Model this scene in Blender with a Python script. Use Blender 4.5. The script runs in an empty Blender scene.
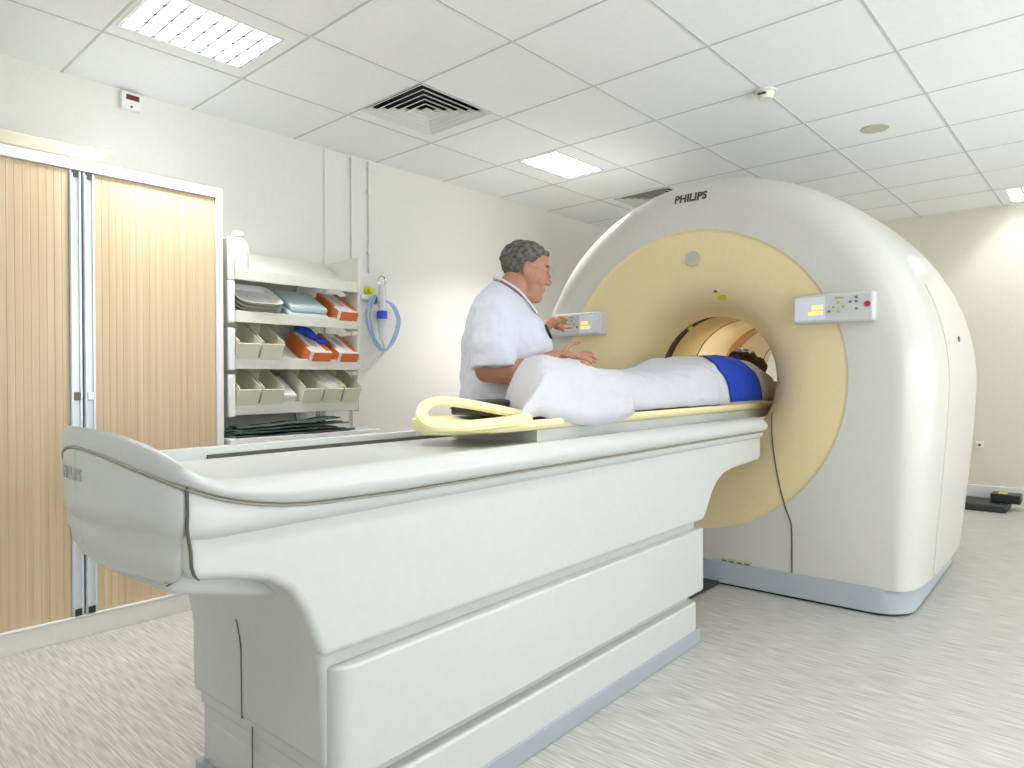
import bpy, bmesh, math, random
from mathutils import Vector, Matrix, noise
random.seed(7)
PI = math.pi
S = bpy.context.scene
COL = S.collection

# ------------------------------------------------------------------ camera
CAM = Vector((-0.98279, -3.69330, 1.07903))
FWD = Vector((0.7456412, 0.66630491, -0.00754745))
RGT = Vector((0.66630235, -0.74567475, -0.00321479))
UPV = Vector((0.00776997, 0.00263181, 0.99996635))
cd = bpy.data.cameras.new('camera')
cd.sensor_width = 36.0
cd.lens = 36.0 * 681.472 / 1024.0
cd.clip_start = 0.05
cam = bpy.data.objects.new('camera', cd)
COL.objects.link(cam)
cam.matrix_world = Matrix(((RGT.x, UPV.x, -FWD.x, CAM.x), (RGT.y, UPV.y, -FWD.y, CAM.y),
                           (RGT.z, UPV.z, -FWD.z, CAM.z), (0, 0, 0, 1)))
S.camera = cam

# ------------------------------------------------------------------ world, exposure
w = bpy.data.worlds.new('world'); S.world = w; w.use_nodes = True
w.node_tree.nodes['Background'].inputs[0].default_value = (0.9, 0.95, 1.0, 1)
w.node_tree.nodes['Background'].inputs[1].default_value = 0.3
S.view_settings.view_transform = 'Standard'
S.view_settings.look = 'None'
S.view_settings.exposure = 0.10
S.view_settings.gamma = 1.0
S.view_settings.use_curve_mapping = False

CEIL = 2.52
# louvre centre x, y, length x, width y, power of each recessed luminaire
LUMINAIRES = [(0.285, -0.85, 0.53, 0.40, 56), (2.69, -0.87, 0.54, 0.32, 84), (5.70, -3.22, 0.50, 0.42, 26),
              (0.285, -3.30, 0.53, 0.40, 38), (5.10, -0.87, 0.54, 0.32, 46),  # from this row on: unseen fittings, added to brighten the room
              (1.5, -4.50, 0.53, 0.40, 30), (3.9, -4.50, 0.53, 0.40, 30),
              (-1.5, -3.30, 0.53, 0.40, 26), (-1.5, -0.85, 0.53, 0.40, 30)]
def area(name, x, y, z, sx, sy, power, col=(1, 0.985, 0.95)):
    l = bpy.data.lights.new(name, 'AREA'); l.shape = 'RECTANGLE'; l.size = sx; l.size_y = sy
    l.energy = power; l.color = col
    o = bpy.data.objects.new(name, l); o.location = (x, y, z); COL.objects.link(o); return o
for (x, y, sx, sy, pw) in LUMINAIRES:                       # three fluorescent tubes per fitting
    for k in (-1, 0, 1):
        area('tube_light', x, y + k * sy * 0.31, CEIL + 0.078, sx - 0.03, 0.035, pw / 3)
# cool fill light, added behind an assumed window in the unseen right wall
ADDED_WIN = (-1.6, 5.0, 0.75, 2.35)       # x0, x1, z0, z1 in the right wall
FILL_TINT = (0.93, 0.97, 1.0)
# (tilted up to brighten the ceiling)
o = area('window_fill', (ADDED_WIN[0] + ADDED_WIN[1]) / 2, -5.95, 1.15, ADDED_WIN[1] - ADDED_WIN[0], 1.7, 195, FILL_TINT); o.rotation_euler = (math.radians(118), 0, 0)

# ------------------------------------------------------------------ materials
def srgb(c):
    return tuple((v / 255 / 12.92) if v / 255 <= 0.04045 else ((v / 255 + 0.055) / 1.055) ** 2.4 for v in c)
def mat(name, rgb, rough=0.5, metal=0.0, noise_amt=0.0, scale=40, bump=0.0, bscale=200, coat=0.0, spec=0.5,
        trans=0.0, emis=None, estr=0.0, alpha=1.0, sss=0.0):
    m = bpy.data.materials.new(name); m.use_nodes = True
    nt = m.node_tree; b = nt.nodes['Principled BSDF']
    c = srgb(rgb)
    b.inputs['Base Color'].default_value = (*c, 1)
    b.inputs['Roughness'].default_value = rough
    b.inputs['Metallic'].default_value = metal
    b.inputs['Coat Weight'].default_value = coat
    b.inputs['Coat Roughness'].default_value = 0.15
    b.inputs['Specular IOR Level'].default_value = spec
    b.inputs['Transmission Weight'].default_value = trans
    b.inputs['Alpha'].default_value = alpha
    b.inputs['Subsurface Weight'].default_value = sss
    if sss: b.inputs['Subsurface Radius'].default_value = (0.02, 0.008, 0.004); b.inputs['Subsurface Scale'].default_value = 0.4
    if emis: b.inputs['Emission Color'].default_value = (*srgb(emis), 1); b.inputs['Emission Strength'].default_value = estr
    tc = nt.nodes.new('ShaderNodeTexCoord')
    n = nt.nodes.new('ShaderNodeTexNoise'); n.inputs['Scale'].default_value = scale; n.inputs['Detail'].default_value = 3
    nt.links.new(tc.outputs['Object'], n.inputs['Vector'])
    amt = max(noise_amt, 0.015)
    r = nt.nodes.new('ShaderNodeMapRange'); r.inputs['To Min'].default_value = 1 - amt; r.inputs['To Max'].default_value = 1 + amt
    r.inputs['From Min'].default_value = 0.3; r.inputs['From Max'].default_value = 0.7
    nt.links.new(n.outputs['Fac'], r.inputs['Value'])
    mx = nt.nodes.new('ShaderNodeVectorMath'); mx.operation = 'SCALE'; mx.inputs[0].default_value = c
    nt.links.new(r.outputs['Result'], mx.inputs['Scale']); nt.links.new(mx.outputs['Vector'], b.inputs['Base Color'])
    if bump:
        n2 = nt.nodes.new('ShaderNodeTexNoise'); n2.inputs['Scale'].default_value = bscale; n2.inputs['Detail'].default_value = 2
        nt.links.new(tc.outputs['Object'], n2.inputs['Vector'])
        bp = nt.nodes.new('ShaderNodeBump'); bp.inputs['Strength'].default_value = bump; bp.inputs['Distance'].default_value = 0.01
        nt.links.new(n2.outputs['Fac'], bp.inputs['Height']); nt.links.new(bp.outputs['Normal'], b.inputs['Normal'])
    return m

M = {}
M['wall'] = mat('wall_paint', (231, 230, 223), 0.75, bump=0.05, bscale=300)
M['backwall'] = mat('back_wall_paint', (224, 219, 202), 0.75)
M['ceiling'] = mat('ceiling_tile', (244, 246, 246), 0.85, bump=0.08, bscale=400)
M['tbar_shadow'] = mat('ceiling_bar_shadow', (204, 208, 206), 0.6)  # greyed so the white bars carry their shadow-gap line
M['baseboard'] = mat('baseboard_white', (228, 228, 222), 0.5)
M['white_metal'] = mat('white_painted_metal', (238, 240, 240), 0.35)
M['alu'] = mat('brushed_aluminium', (222, 230, 236), 0.35, metal=0.25)
M['chrome'] = mat('chrome', (200, 204, 206), 0.15, metal=1.0)
M['dark'] = mat('dark_plastic', (44, 48, 46), 0.5)
M['seam'] = mat('seam_dark', (88, 86, 74), 0.7)
M['black'] = mat('black_plastic', (28, 30, 32), 0.35)
M['gantry'] = mat('gantry_shell', (212, 210, 202), 0.30, coat=0.35)
M['yellow'] = mat('cream_yellow_plastic', (240, 221, 172), 0.40, coat=0.15)
M['bore'] = mat('bore_liner', (208, 184, 124), 0.35, coat=0.2)
M['bore_light'] = mat('bore_liner_pale', (246, 232, 196), 0.35, coat=0.2)
M['bore_orange'] = mat('bore_ring_ochre', (200, 150, 62), 0.4)
M['base'] = mat('blue_grey_kick', (176, 184, 190), 0.45)
M['table'] = mat('table_shell', (196, 199, 196), 0.35, coat=0.2)
M['plinth'] = mat('table_plinth', (158, 164, 172), 0.5)
M['cream'] = mat('cream_vinyl', (236, 226, 176), 0.5)
M['sheet'] = mat('white_sheet', (200, 201, 207), 0.9, bump=0.15, bscale=60)
M['tunic'] = mat('white_tunic', (214, 217, 228), 0.85, bump=0.1, bscale=120)
M['blue'] = mat('blue_strap_cloth', (8, 58, 172), 0.8, noise_amt=0.06)
M['skin'] = mat('skin', (182, 130, 102), 0.5, noise_amt=0.05, scale=25, sss=0.12)
M['hair'] = mat('grey_hair', (98, 96, 90), 0.8, noise_amt=0.7, scale=55, bump=0.8, bscale=90)
M['brown_hair'] = mat('dark_brown_hair', (62, 38, 24), 0.7, noise_amt=0.3, scale=80, bump=0.8, bscale=80)
M['gown'] = mat('grey_gown', (196, 196, 192), 0.9, bump=0.2, bscale=60)
M['bin'] = mat('cream_bin_plastic', (228, 228, 204), 0.5)
M['rack'] = mat('rack_plastic', (232, 232, 220), 0.5)
M['orange'] = mat('orange_card', (226, 122, 66), 0.6)
M['paper'] = mat('white_card', (240, 238, 236), 0.7)
M['paleblue'] = mat('pale_blue_wrap', (206, 228, 232), 0.5)
M['glove'] = mat('blue_nitrile', (44, 82, 205), 0.5, noise_amt=0.15)
M['tube'] = mat('pale_blue_tubing', (170, 196, 240), 0.3, alpha=0.7)
M['clear'] = mat('clear_plastic', (235, 240, 244), 0.15, alpha=0.55)
M['bottle'] = mat('translucent_white_plastic', (236, 242, 244), 0.35)
M['green'] = mat('dark_green_cloth', (74, 92, 84), 0.9, noise_amt=0.1, bump=0.3, bscale=40)
M['panel'] = mat('control_panel_grey', (206, 208, 208), 0.35)
M['screen'] = mat('lcd_screen', (214, 220, 228), 0.2, emis=(200, 206, 216), estr=0.12)
M['digits'] = mat('yellow_lcd_digits', (255, 214, 90), 0.4, emis=(255, 220, 110), estr=0.8)
M['red'] = mat('red_button', (176, 32, 62), 0.4)
M['btn'] = mat('grey_button', (104, 106, 104), 0.5)
M['btn_green'] = mat('olive_button', (176, 182, 70), 0.5)
M['btn_orange'] = mat('orange_mark', (214, 160, 70), 0.5)
M['letter'] = mat('dark_lettering', (70, 72, 72), 0.5)
M['emboss'] = mat('embossed_lettering', (176, 178, 171), 0.5)
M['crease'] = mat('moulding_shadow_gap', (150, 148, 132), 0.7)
M['label'] = mat('yellow_label', (214, 210, 40), 0.5)
M['lens'] = mat('spectacle_lens', (240, 240, 240), 0.05, alpha=0.15)
M['glass'] = mat('window_glass', (245, 248, 250), 0.02, alpha=0.06)
M['led'] = mat('dark_red_window', (110, 28, 34), 0.2)
M['vent'] = mat('vent_white', (226, 228, 224), 0.5)
M['ventdark'] = mat('vent_inside', (40, 42, 40), 0.9)
M['reflector'] = mat('louvre_aluminium', (236, 240, 246), 0.22, metal=0.75)
M['foam'] = mat('cream_foam', (222, 217, 192), 0.7)
M['speaker'] = mat('beige_grille', (196, 194, 172), 0.7)

def wood():
    m = bpy.data.materials.new('tambour_wood'); m.use_nodes = True; nt = m.node_tree; b = nt.nodes['Principled BSDF']
    tc = nt.nodes.new('ShaderNodeTexCoord'); mp = nt.nodes.new('ShaderNodeMapping'); mp.inputs['Scale'].default_value = (45, 1, 0.8)
    n = nt.nodes.new('ShaderNodeTexNoise'); n.inputs['Scale'].default_value = 1.0; n.inputs['Detail'].default_value = 5
    nt.links.new(tc.outputs['Object'], mp.inputs['Vector']); nt.links.new(mp.outputs['Vector'], n.inputs['Vector'])
    cr = nt.nodes.new('ShaderNodeValToRGB')
    cr.color_ramp.elements[0].position = 0.3; cr.color_ramp.elements[0].color = (*srgb((200, 176, 140)), 1)
    cr.color_ramp.elements[1].position = 0.7; cr.color_ramp.elements[1].color = (*srgb((216, 196, 164)), 1)
    nt.links.new(n.outputs['Fac'], cr.inputs['Fac']); nt.links.new(cr.outputs['Color'], b.inputs['Base Color'])
    b.inputs['Roughness'].default_value = 0.5
    return m
M['wood'] = wood()
def floor_mat():
    m = bpy.data.materials.new('streaked_vinyl'); m.use_nodes = True; nt = m.node_tree; b = nt.nodes['Principled BSDF']
    tc = nt.nodes.new('ShaderNodeTexCoord'); mp = nt.nodes.new('ShaderNodeMapping'); mp.inputs['Scale'].default_value = (165, 8, 1)
    n = nt.nodes.new('ShaderNodeTexNoise'); n.inputs['Scale'].default_value = 1.0; n.inputs['Detail'].default_value = 1.5; n.inputs['Roughness'].default_value = 0.5
    nt.links.new(tc.outputs['Object'], mp.inputs['Vector']); nt.links.new(mp.outputs['Vector'], n.inputs['Vector'])
    cr = nt.nodes.new('ShaderNodeValToRGB')
    cr.color_ramp.elements[0].position = 0.33; cr.color_ramp.elements[0].color = (*srgb((166, 164, 156)), 1)
    cr.color_ramp.elements[1].position = 0.66; cr.color_ramp.elements[1].color = (*srgb((202, 200, 194)), 1)
    nt.links.new(n.outputs['Fac'], cr.inputs['Fac']); nt.links.new(cr.outputs['Color'], b.inputs['Base Color'])
    b.inputs['Roughness'].default_value = 0.38
    return m
M['floor'] = floor_mat()

# ------------------------------------------------------------------ helpers
MW = {}          # matrix of each top-level root
def finish(bm, name, m, parent, root, smooth=True, bevel=0.0, seg=2, angle=35, local=False):
    """link bm as one mesh object; vertices are in world space unless local (then in the root's frame)"""
    if root is not None and not local:
        bmesh.ops.transform(bm, matrix=MW[root.name].inverted(), verts=bm.verts)
    bmesh.ops.recalc_face_normals(bm, faces=bm.faces)
    me = bpy.data.meshes.new(name); bm.to_mesh(me); bm.free()
    me.materials.append(m)
    if smooth:
        me.polygons.foreach_set('use_smooth', [True] * len(me.polygons))
        me.set_sharp_from_angle(angle=math.radians(angle))
    o = bpy.data.objects.new(name, me); COL.objects.link(o)
    if parent is not None: o.parent = parent
    if bevel:
        b = o.modifiers.new('bevel', 'BEVEL'); b.width = bevel; b.segments = seg; b.limit_method = 'ANGLE'; b.angle_limit = math.radians(40)
    return o
def thing(name, label, cat, loc=(0, 0, 0), rz=0.0, group=None):
    o = bpy.data.objects.new(name, None); COL.objects.link(o); o.empty_display_size = 0.05
    o.location = loc; o.rotation_euler = (0, 0, rz); o['label'] = label; o['category'] = cat
    if group: o['group'] = group
    MW[o.name] = Matrix.Translation(loc) @ Matrix.Rotation(rz, 4, 'Z')
    return o
def tag(o, label, cat, group=None):
    o['label'] = label; o['category'] = cat
    if group: o['group'] = group
    return o
def dup(root, delta=(0, 0, 0), label=None, group=None):
    def cp(o, par):
        c = o.copy(); COL.objects.link(c); c.parent = par
        for k in [q for q in bpy.data.objects if q.parent is o]: cp(k, c)
        return c
    r = cp(root, None); r.location = Vector(root.location) + Vector(delta)
    if label: r['label'] = label
    if group: r['group'] = group
    return r
def struct(o): o['kind'] = 'structure'; return o
def box(bm, x0, x1, y0, y1, z0, z1, mtx=None):
    v = [bm.verts.new((x, y, z)) for x in (x0, x1) for y in (y0, y1) for z in (z0, z1)]
    for f in ((0, 1, 3, 2), (4, 6, 7, 5), (0, 4, 5, 1), (2, 3, 7, 6), (0, 2, 6, 4), (1, 5, 7, 3)):
        bm.faces.new([v[i] for i in f])
    if mtx is not None: bmesh.ops.transform(bm, matrix=mtx, verts=v)
    return v
def BX(*a, mtx=None):
    bm = bmesh.new(); box(bm, *a, mtx=mtx); return bm
def loft(bm, rings, closed=True, cap=True):
    R = [[bm.verts.new(p) for p in r] for r in rings]; n = len(R[0])
    for a, b in zip(R, R[1:]):
        for i in range(n if closed else n - 1):
            j = (i + 1) % n
            bm.faces.new((a[i], a[j], b[j], b[i]))
    if cap and closed:
        bm.faces.new(R[0][::-1]); bm.faces.new(R[-1])
    return R
def frame(d):
    d = Vector(d).normalized(); a = Vector((0, 0, 1)) if abs(d.z) < 0.9 else Vector((1, 0, 0))
    u = d.cross(a).normalized(); v = d.cross(u).normalized(); return u, v
def tube(bm, pts, r, n=8, closed=False, flat=1.0, upv=None):
    pts = [Vector(p) for p in pts]; rings = []; N = len(pts); u = None
    for i, p in enumerate(pts):
        if closed: d = pts[(i + 1) % N] - pts[i - 1]
        else: d = pts[min(i + 1, N - 1)] - pts[max(i - 1, 0)]
        d.normalize()
        if u is None:
            u, v = frame(d)
            if upv is not None: v = Vector(upv) - d * Vector(upv).dot(d); v.normalize(); u = v.cross(d)
        else:
            if upv is not None: v = Vector(upv) - d * Vector(upv).dot(d); v.normalize(); u = v.cross(d)
            else: u = (u - d * u.dot(d)).normalized(); v = d.cross(u)
        rr = r[i] if isinstance(r, (list, tuple)) else r
        rings.append([p + u * math.cos(2 * PI * k / n) * rr + v * math.sin(2 * PI * k / n) * rr * flat for k in range(n)])
    if closed:
        rings.append(rings[0]); loft(bm, rings, cap=False); bmesh.ops.remove_doubles(bm, verts=bm.verts, dist=1e-6)
    else: loft(bm, rings)
def spline(pts, n=8, closed=False):
    P = [Vector(p) for p in pts]; out = []; N = len(P)
    rng = range(N) if closed else range(N - 1)
    for i in rng:
        if closed: a, b, c, d = P[i - 1], P[i], P[(i + 1) % N], P[(i + 2) % N]
        else: a, b, c, d = P[max(i - 1, 0)], P[i], P[i + 1], P[min(i + 2, N - 1)]
        for k in range(n):
            t = k / n
            out.append(0.5 * ((2 * b) + (c - a) * t + (2 * a - 5 * b + 4 * c - d) * t * t + (3 * b - a - 3 * c + d) * t ** 3))
    if not closed: out.append(P[-1])
    return out
def cyl(bm, p0, p1, r0, r1=None, n=20):
    p0 = Vector(p0); p1 = Vector(p1); u, v = frame(p1 - p0); r1 = r0 if r1 is None else r1
    loft(bm, [[p + u * math.cos(2 * PI * k / n) * r + v * math.sin(2 * PI * k / n) * r for k in range(n)] for p, r in ((p0, r0), (p1, r1))])
def ell(bm, c, r, rot=None, su=20, sv=14):
    m = Matrix.Translation(c)
    if rot is not None: m = m @ rot
    m = m @ Matrix.Diagonal((r[0], r[1], r[2], 1))
    bmesh.ops.create_uvsphere(bm, u_segments=su, v_segments=sv, radius=1.0, matrix=m)
def limb(bm, pts, rs):
    """tapered chain of capsules (unioned later by the remesh)"""
    for (p, r) in zip(pts, rs): ell(bm, p, (r, r, r), su=14, sv=10)
    for (p, q, r, s) in zip(pts, pts[1:], rs, rs[1:]): cyl(bm, p, q, r, s, 14)
def prism(bm, poly, y0, y1, ax='y'):
    """poly in (x,z) extruded along y, or (x,y) extruded along z"""
    f = (lambda a, b, t: (a, t, b)) if ax == 'y' else (lambda a, b, t: (a, b, t)) if ax == 'z' else (lambda a, b, t: (t, a, b))
    loft(bm, [[f(a, b, t) for a, b in poly] for t in (y0, y1)])
def interp(tab, x):
    if x <= tab[0][0]: return tab[0][1]
    for (a, b), (c, d) in zip(tab, tab[1:]):
        if x <= c:
            t = (x - a) / (c - a); t2 = t
            return b + (d - b) * t2
    return tab[-1][1]
def text_bm(s, size, extrude, bold=0.0):
    cu = bpy.data.curves.new('lettering', 'FONT'); cu.body = s; cu.size = size; cu.extrude = extrude; cu.offset = bold
    cu.align_x = 'CENTER'; cu.align_y = 'CENTER'; cu.resolution_u = 3
    o = bpy.data.objects.new('lettering_tmp', cu); COL.objects.link(o)
    dg = bpy.context.evaluated_depsgraph_get(); me = bpy.data.meshes.new_from_object(o.evaluated_get(dg))
    bm = bmesh.new(); bm.from_mesh(me); bpy.data.objects.remove(o); bpy.data.curves.remove(cu); bpy.data.meshes.remove(me)
    return bm

# ------------------------------------------------------------------ room
X0, X1, Y0 = -2.7, 6.05, -5.6
struct(finish(BX(X0, X1, Y0, 0, -0.1, 0), 'floor', M['floor'], None, None, smooth=False))
struct(finish(BX(X0 - .1, X1 + .1, 0, 0.1, -0.1, CEIL + .35), 'wall_left', M['wall'], None, None, smooth=False))
struct(finish(BX(X1, X1 + 0.1, Y0, 0, -0.1, CEIL + .35), 'wall_back', M['backwall'], None, None, smooth=False))
def holed(axis, a0, a1, w, p0, p1, name, n):
    b = bmesh.new(); zt = CEIL + .35
    def bb(u0, u1, z0, z1):
        box(b, *((u0, u1, p0, p1) if axis == 'x' else (p0, p1, u0, u1)), z0, z1)
    bb(a0, w[0], -.1, zt); bb(w[1], a1, -.1, zt); bb(w[0], w[1], -.1, w[2]); bb(w[0], w[1], w[3], zt)
    struct(finish(b, name, M['wall'], None, None, smooth=False))
    f = bmesh.new(); q0, q1 = p0 + .03, p1 - .03
    def fb(u0, u1, z0, z1): box(f, *((u0, u1, q0, q1) if axis == 'x' else (q0, q1, u0, u1)), z0, z1)
    e = .05
    fb(w[0], w[1], w[2], w[2] + e); fb(w[0], w[1], w[3] - e, w[3])
    for k in range(4):
        u = w[0] + (w[1] - w[0] - e) * k / 3; fb(u, u + e, w[2] + e, w[3] - e)
    fo = struct(finish(f, 'window_%d' % n, M['white_metal'], None, None, smooth=False))  # added window, out of view, so the fill light has an opening
    g = bmesh.new(); m_ = (p0 + p1) / 2
    box(g, *((w[0], w[1], m_ - .003, m_ + .003) if axis == 'x' else (m_ - .003, m_ + .003, w[0], w[1])), w[2], w[3])
    go = finish(g, 'pane', M['glass'], None, None, smooth=False); go.parent = fo
holed('x', X0 - .1, X1 + .1, ADDED_WIN, Y0 - .1, Y0, 'wall_right', 1)
struct(finish(BX(X0 - 0.1, X0, Y0, 0, -0.1, CEIL + .35), 'wall_front', M['wall'], None, None, smooth=False))
# ceiling slab with openings for luminaires and vents
VENTS = [(1.46, -0.90, 0.50), (3.90, -0.90, 0.50)]
holes = [(x - sx / 2, x + sx / 2, y - sy / 2, y + sy / 2) for x, y, sx, sy, pw in LUMINAIRES] + [(x - s / 2, x + s / 2, y - s / 2, y + s / 2) for x, y, s in VENTS]
def ceiling():
    bm = bmesh.new()
    xs = sorted(set([X0, X1] + [round(h[i], 4) for h in holes for i in (0, 1)]))
    ys = sorted(set([Y0, 0.0] + [round(h[i], 4) for h in holes for i in (2, 3)]))
    for a, b in zip(xs, xs[1:]):
        for c, d in zip(ys, ys[1:]):
            mx, my = (a + b) / 2, (c + d) / 2
            if any(h[0] < mx < h[1] and h[2] < my < h[3] for h in holes): continue
            box(bm, a, b, c, d, CEIL, CEIL + 0.02)
    return bm
struct(finish(ceiling(), 'ceiling', M['ceiling'], None, None, smooth=False))
def grid_bars():
    bm = bmesh.new(); z0, z1 = CEIL - 0.003, CEIL + 0.004; hw = 0.0045
    def clear(a, b, c, d): return any(h[0] < b and h[1] > a and h[2] < d and h[3] > c for h in holes)
    y = -0.5547; ys = [y - 0.6 * k for k in range(9)]
    xs = [0.6 * k for k in range(-4, 11)]
    for yy in ys: box(bm, X0, X1, yy - hw, yy + hw, z0, z1)
    for xx in xs:
        box(bm, xx - hw, xx + hw, Y0, 0, z0 + .0005, z1)
    return bm
struct(finish(grid_bars(), 'trim_1', M['tbar_shadow'], None, None, smooth=False))
struct(finish(BX(X1 - 0.02, X1, Y0, -0.02, 0, 0.155), 'baseboard_back', M['baseboard'], None, None, bevel=0.003))
struct(finish(BX(0.6, X1, -0.02, 0, 0, 0.13), 'baseboard_left', M['baseboard'], None, None, bevel=0.003))
# boxed-in pipe casing running up the left wall
bm = bmesh.new(); box(bm, 1.40, 1.545, -0.012, 0, 0.13, CEIL - .012)
struct(finish(bm, 'trim_2', M['wall'], None, None, bevel=0.003))

def luminaire(x, y, sx, sy, label, nx=8, ny=4):
    t = thing('ceiling_light', label, 'ceiling light', (x, y, CEIL), 0, 'recessed louvred ceiling lights')
    fr = bmesh.new(); e = 0.012
    for a in ((-sx/2-.0, sx/2+.0, sy/2 - e, sy/2), (-sx/2, sx/2, -sy/2, -sy/2 + e), (-sx/2, -sx/2 + e, -sy/2 + e, sy/2 - e), (sx/2 - e, sx/2, -sy/2 + e, sy/2 - e)):
        box(fr, *a, -0.004, 0.006)
    for a in ((-sx/2, sx/2, sy/2, sy/2 + .004), (-sx/2, sx/2, -sy/2 - .004, -sy/2), (-sx/2 - .004, -sx/2, -sy/2, sy/2), (sx/2, sx/2 + .004, -sy/2, sy/2)):
        box(fr, *a, 0.0205, 0.1)
    box(fr, -sx/2, sx/2, -sy/2, sy/2, 0.1, 0.104)
    finish(fr, 'housing', M['reflector'], t, t, smooth=False, local=True)
    lv = bmesh.new(); ix, iy = sx/2 - e, sy/2 - e
    def blade(a, b, horizontal):
        # parabolic blade: wide at the top, narrow at the bottom
        L = 0.045
        for c in [-(b) + 2 * b * k / a for k in range(a + 1)]:
            w0, w1 = 0.0068, 0.004
            if horizontal: prism(lv, [(c - w0, 0.0), (c + w0, 0.0), (c + w1, L), (c - w1, L)], -iy, iy, 'y')
            else: prism(lv, [(c - w0, 0.0), (c + w0, 0.0), (c + w1, L), (c - w1, L)], -ix, ix, 'x')
    blade(nx, ix, True); blade(ny, iy, False)
    finish(lv, 'louvre', M['reflector'], t, t, smooth=False, local=True)
    return t
LL = ['recessed louvred ceiling light nearest the tambour cabinet, largest in view',
      'small recessed louvred ceiling light between the two square vents',
      'recessed louvred ceiling light at the right edge above the far wall',
      'added unseen louvred ceiling light above the near end of the scanner couch',
      'added unseen louvred ceiling light behind the scanner by the left wall',
      'added unseen louvred ceiling light right of the couch',
      'added unseen louvred ceiling light right of the scanner',
      'added unseen louvred ceiling light behind the camera on the right',
      'added unseen louvred ceiling light behind the camera by the cabinet wall']
for (x, y, sx, sy, pw), lb in zip(LUMINAIRES, LL): luminaire(x, y, sx, sy, lb)

def vent(x, y, s, label):
    t = thing('ceiling_vent', label, 'air vent', (x, y, CEIL), 0, 'square four-way ceiling vents')
    b = bmesh.new(); h = s / 2
    for a in ((-h, h, h, h + .004), (-h, h, -h - .004, -h), (-h - .004, -h, -h, h), (h, h + .004, -h, h)): box(b, *a, 0.0205, 0.12)
    box(b, -h, h, -h, h, 0.12, 0.124)
    finish(b, 'duct_box', M['ventdark'], t, t, smooth=False, local=True)
    v = bmesh.new(); n = 6
    for k in range(n):
        ro = h - k * h / n; ri = ro - 0.037; zo, zi = -0.004, 0.020      # flared vane
        th = 0.0035
        def ring(r, z): return [(-r, -r, z), (r, -r, z), (r, r, z), (-r, r, z)]
        rr = [ring(ro, zo), ring(ri, zi), ring(ri - th, zi), ring(max(ro - th * 2.2, .004), zo)]
        loft(v, rr + [rr[0]], cap=False)
    box(v, -.02, .02, -.02, .02, 0.0, .006)
    finish(v, 'vane', M['vent'], t, t, smooth=False, local=True)
    return t
vent(*VENTS[0], 'square white ceiling vent between the two louvred lights, nearer one')
vent(*VENTS[1], 'square white ceiling vent just above the top of the scanner, farther one')

# smoke detector, round speaker, alarm box
t = thing('smoke_detector', 'small round white smoke detector on the ceiling grid', 'smoke detector', (2.42, -2.36, CEIL))
b = bmesh.new(); cyl(b, (0, 0, -.012), (0, 0, -0.003), .052, .055, 28); finish(b, 'base', M['rack'], t, t, local=True)
b = bmesh.new(); cyl(b, (0, 0, -.045), (0, 0, -.012), .034, .044, 28); finish(b, 'sensor_head', M['rack'], t, t, local=True, bevel=.003)
b = bmesh.new(); box(b, -.048, -.036, -.02, .02, -.03, -.024); finish(b, 'slot', M['dark'], t, t, local=True)
b = bmesh.new(); cyl(b, (3.36, -2.63, CEIL - .006), (3.36, -2.63, CEIL), .072, .075, 32)
tag(finish(b, 'ceiling_speaker', M['speaker'], None, None), 'flat round beige disc set in a ceiling tile', 'ceiling speaker')
t = thing('alarm_box', 'small white alarm box with a dark red window high on the wall', 'alarm', (.29, 0, 2.42))
b = BX(-.045, .045, -.035, 0, 0, .085); finish(b, 'case', M['white_metal'], t, t, local=True, bevel=.004)
b = BX(-.025, .035, -.038, -.035, .045, .07); finish(b, 'window', M['led'], t, t, local=True)
b = bmesh.new(); cyl(b, (.0, -.036, .012), (.0, -.03, .012), .006); finish(b, 'sounder_hole', M['dark'], t, t, local=True)
b = bmesh.new(); tube(b, [(1.735, -.012, 1.78), (1.735, -.012, CEIL - .012)], .008)
for z in (1.9, 2.3, 2.46): box(b, 1.72, 1.75, -.022, 0, z, z + .012)
tag(finish(b, 'gas_pipe', M['wall'], None, None), 'thin painted pipe running up the wall above the tubing', 'pipe')
b = bmesh.new(); tube(b, [(1.60, -.010, .13), (1.60, -.010, CEIL - .012)], .006); box(b, 1.592, 1.608, -.02, 0, 2.38, 2.5)
tag(finish(b, 'wall_pipe', M['wall'], None, None), 'thin painted pipe on the wall right beside the boxed casing', 'pipe')
t = thing('wall_socket', 'tiny white socket low on the far wall beside the scanner', 'socket', (X1, -2.79, .47))
finish(BX(-.012, 0, -.03, .03, 0, .06), 'plate', M['rack'], t, t, local=True, bevel=.003)
finish(BX(-.014, -.012, -.01, .01, .02, .04), 'hole', M['seam'], t, t, local=True)

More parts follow.
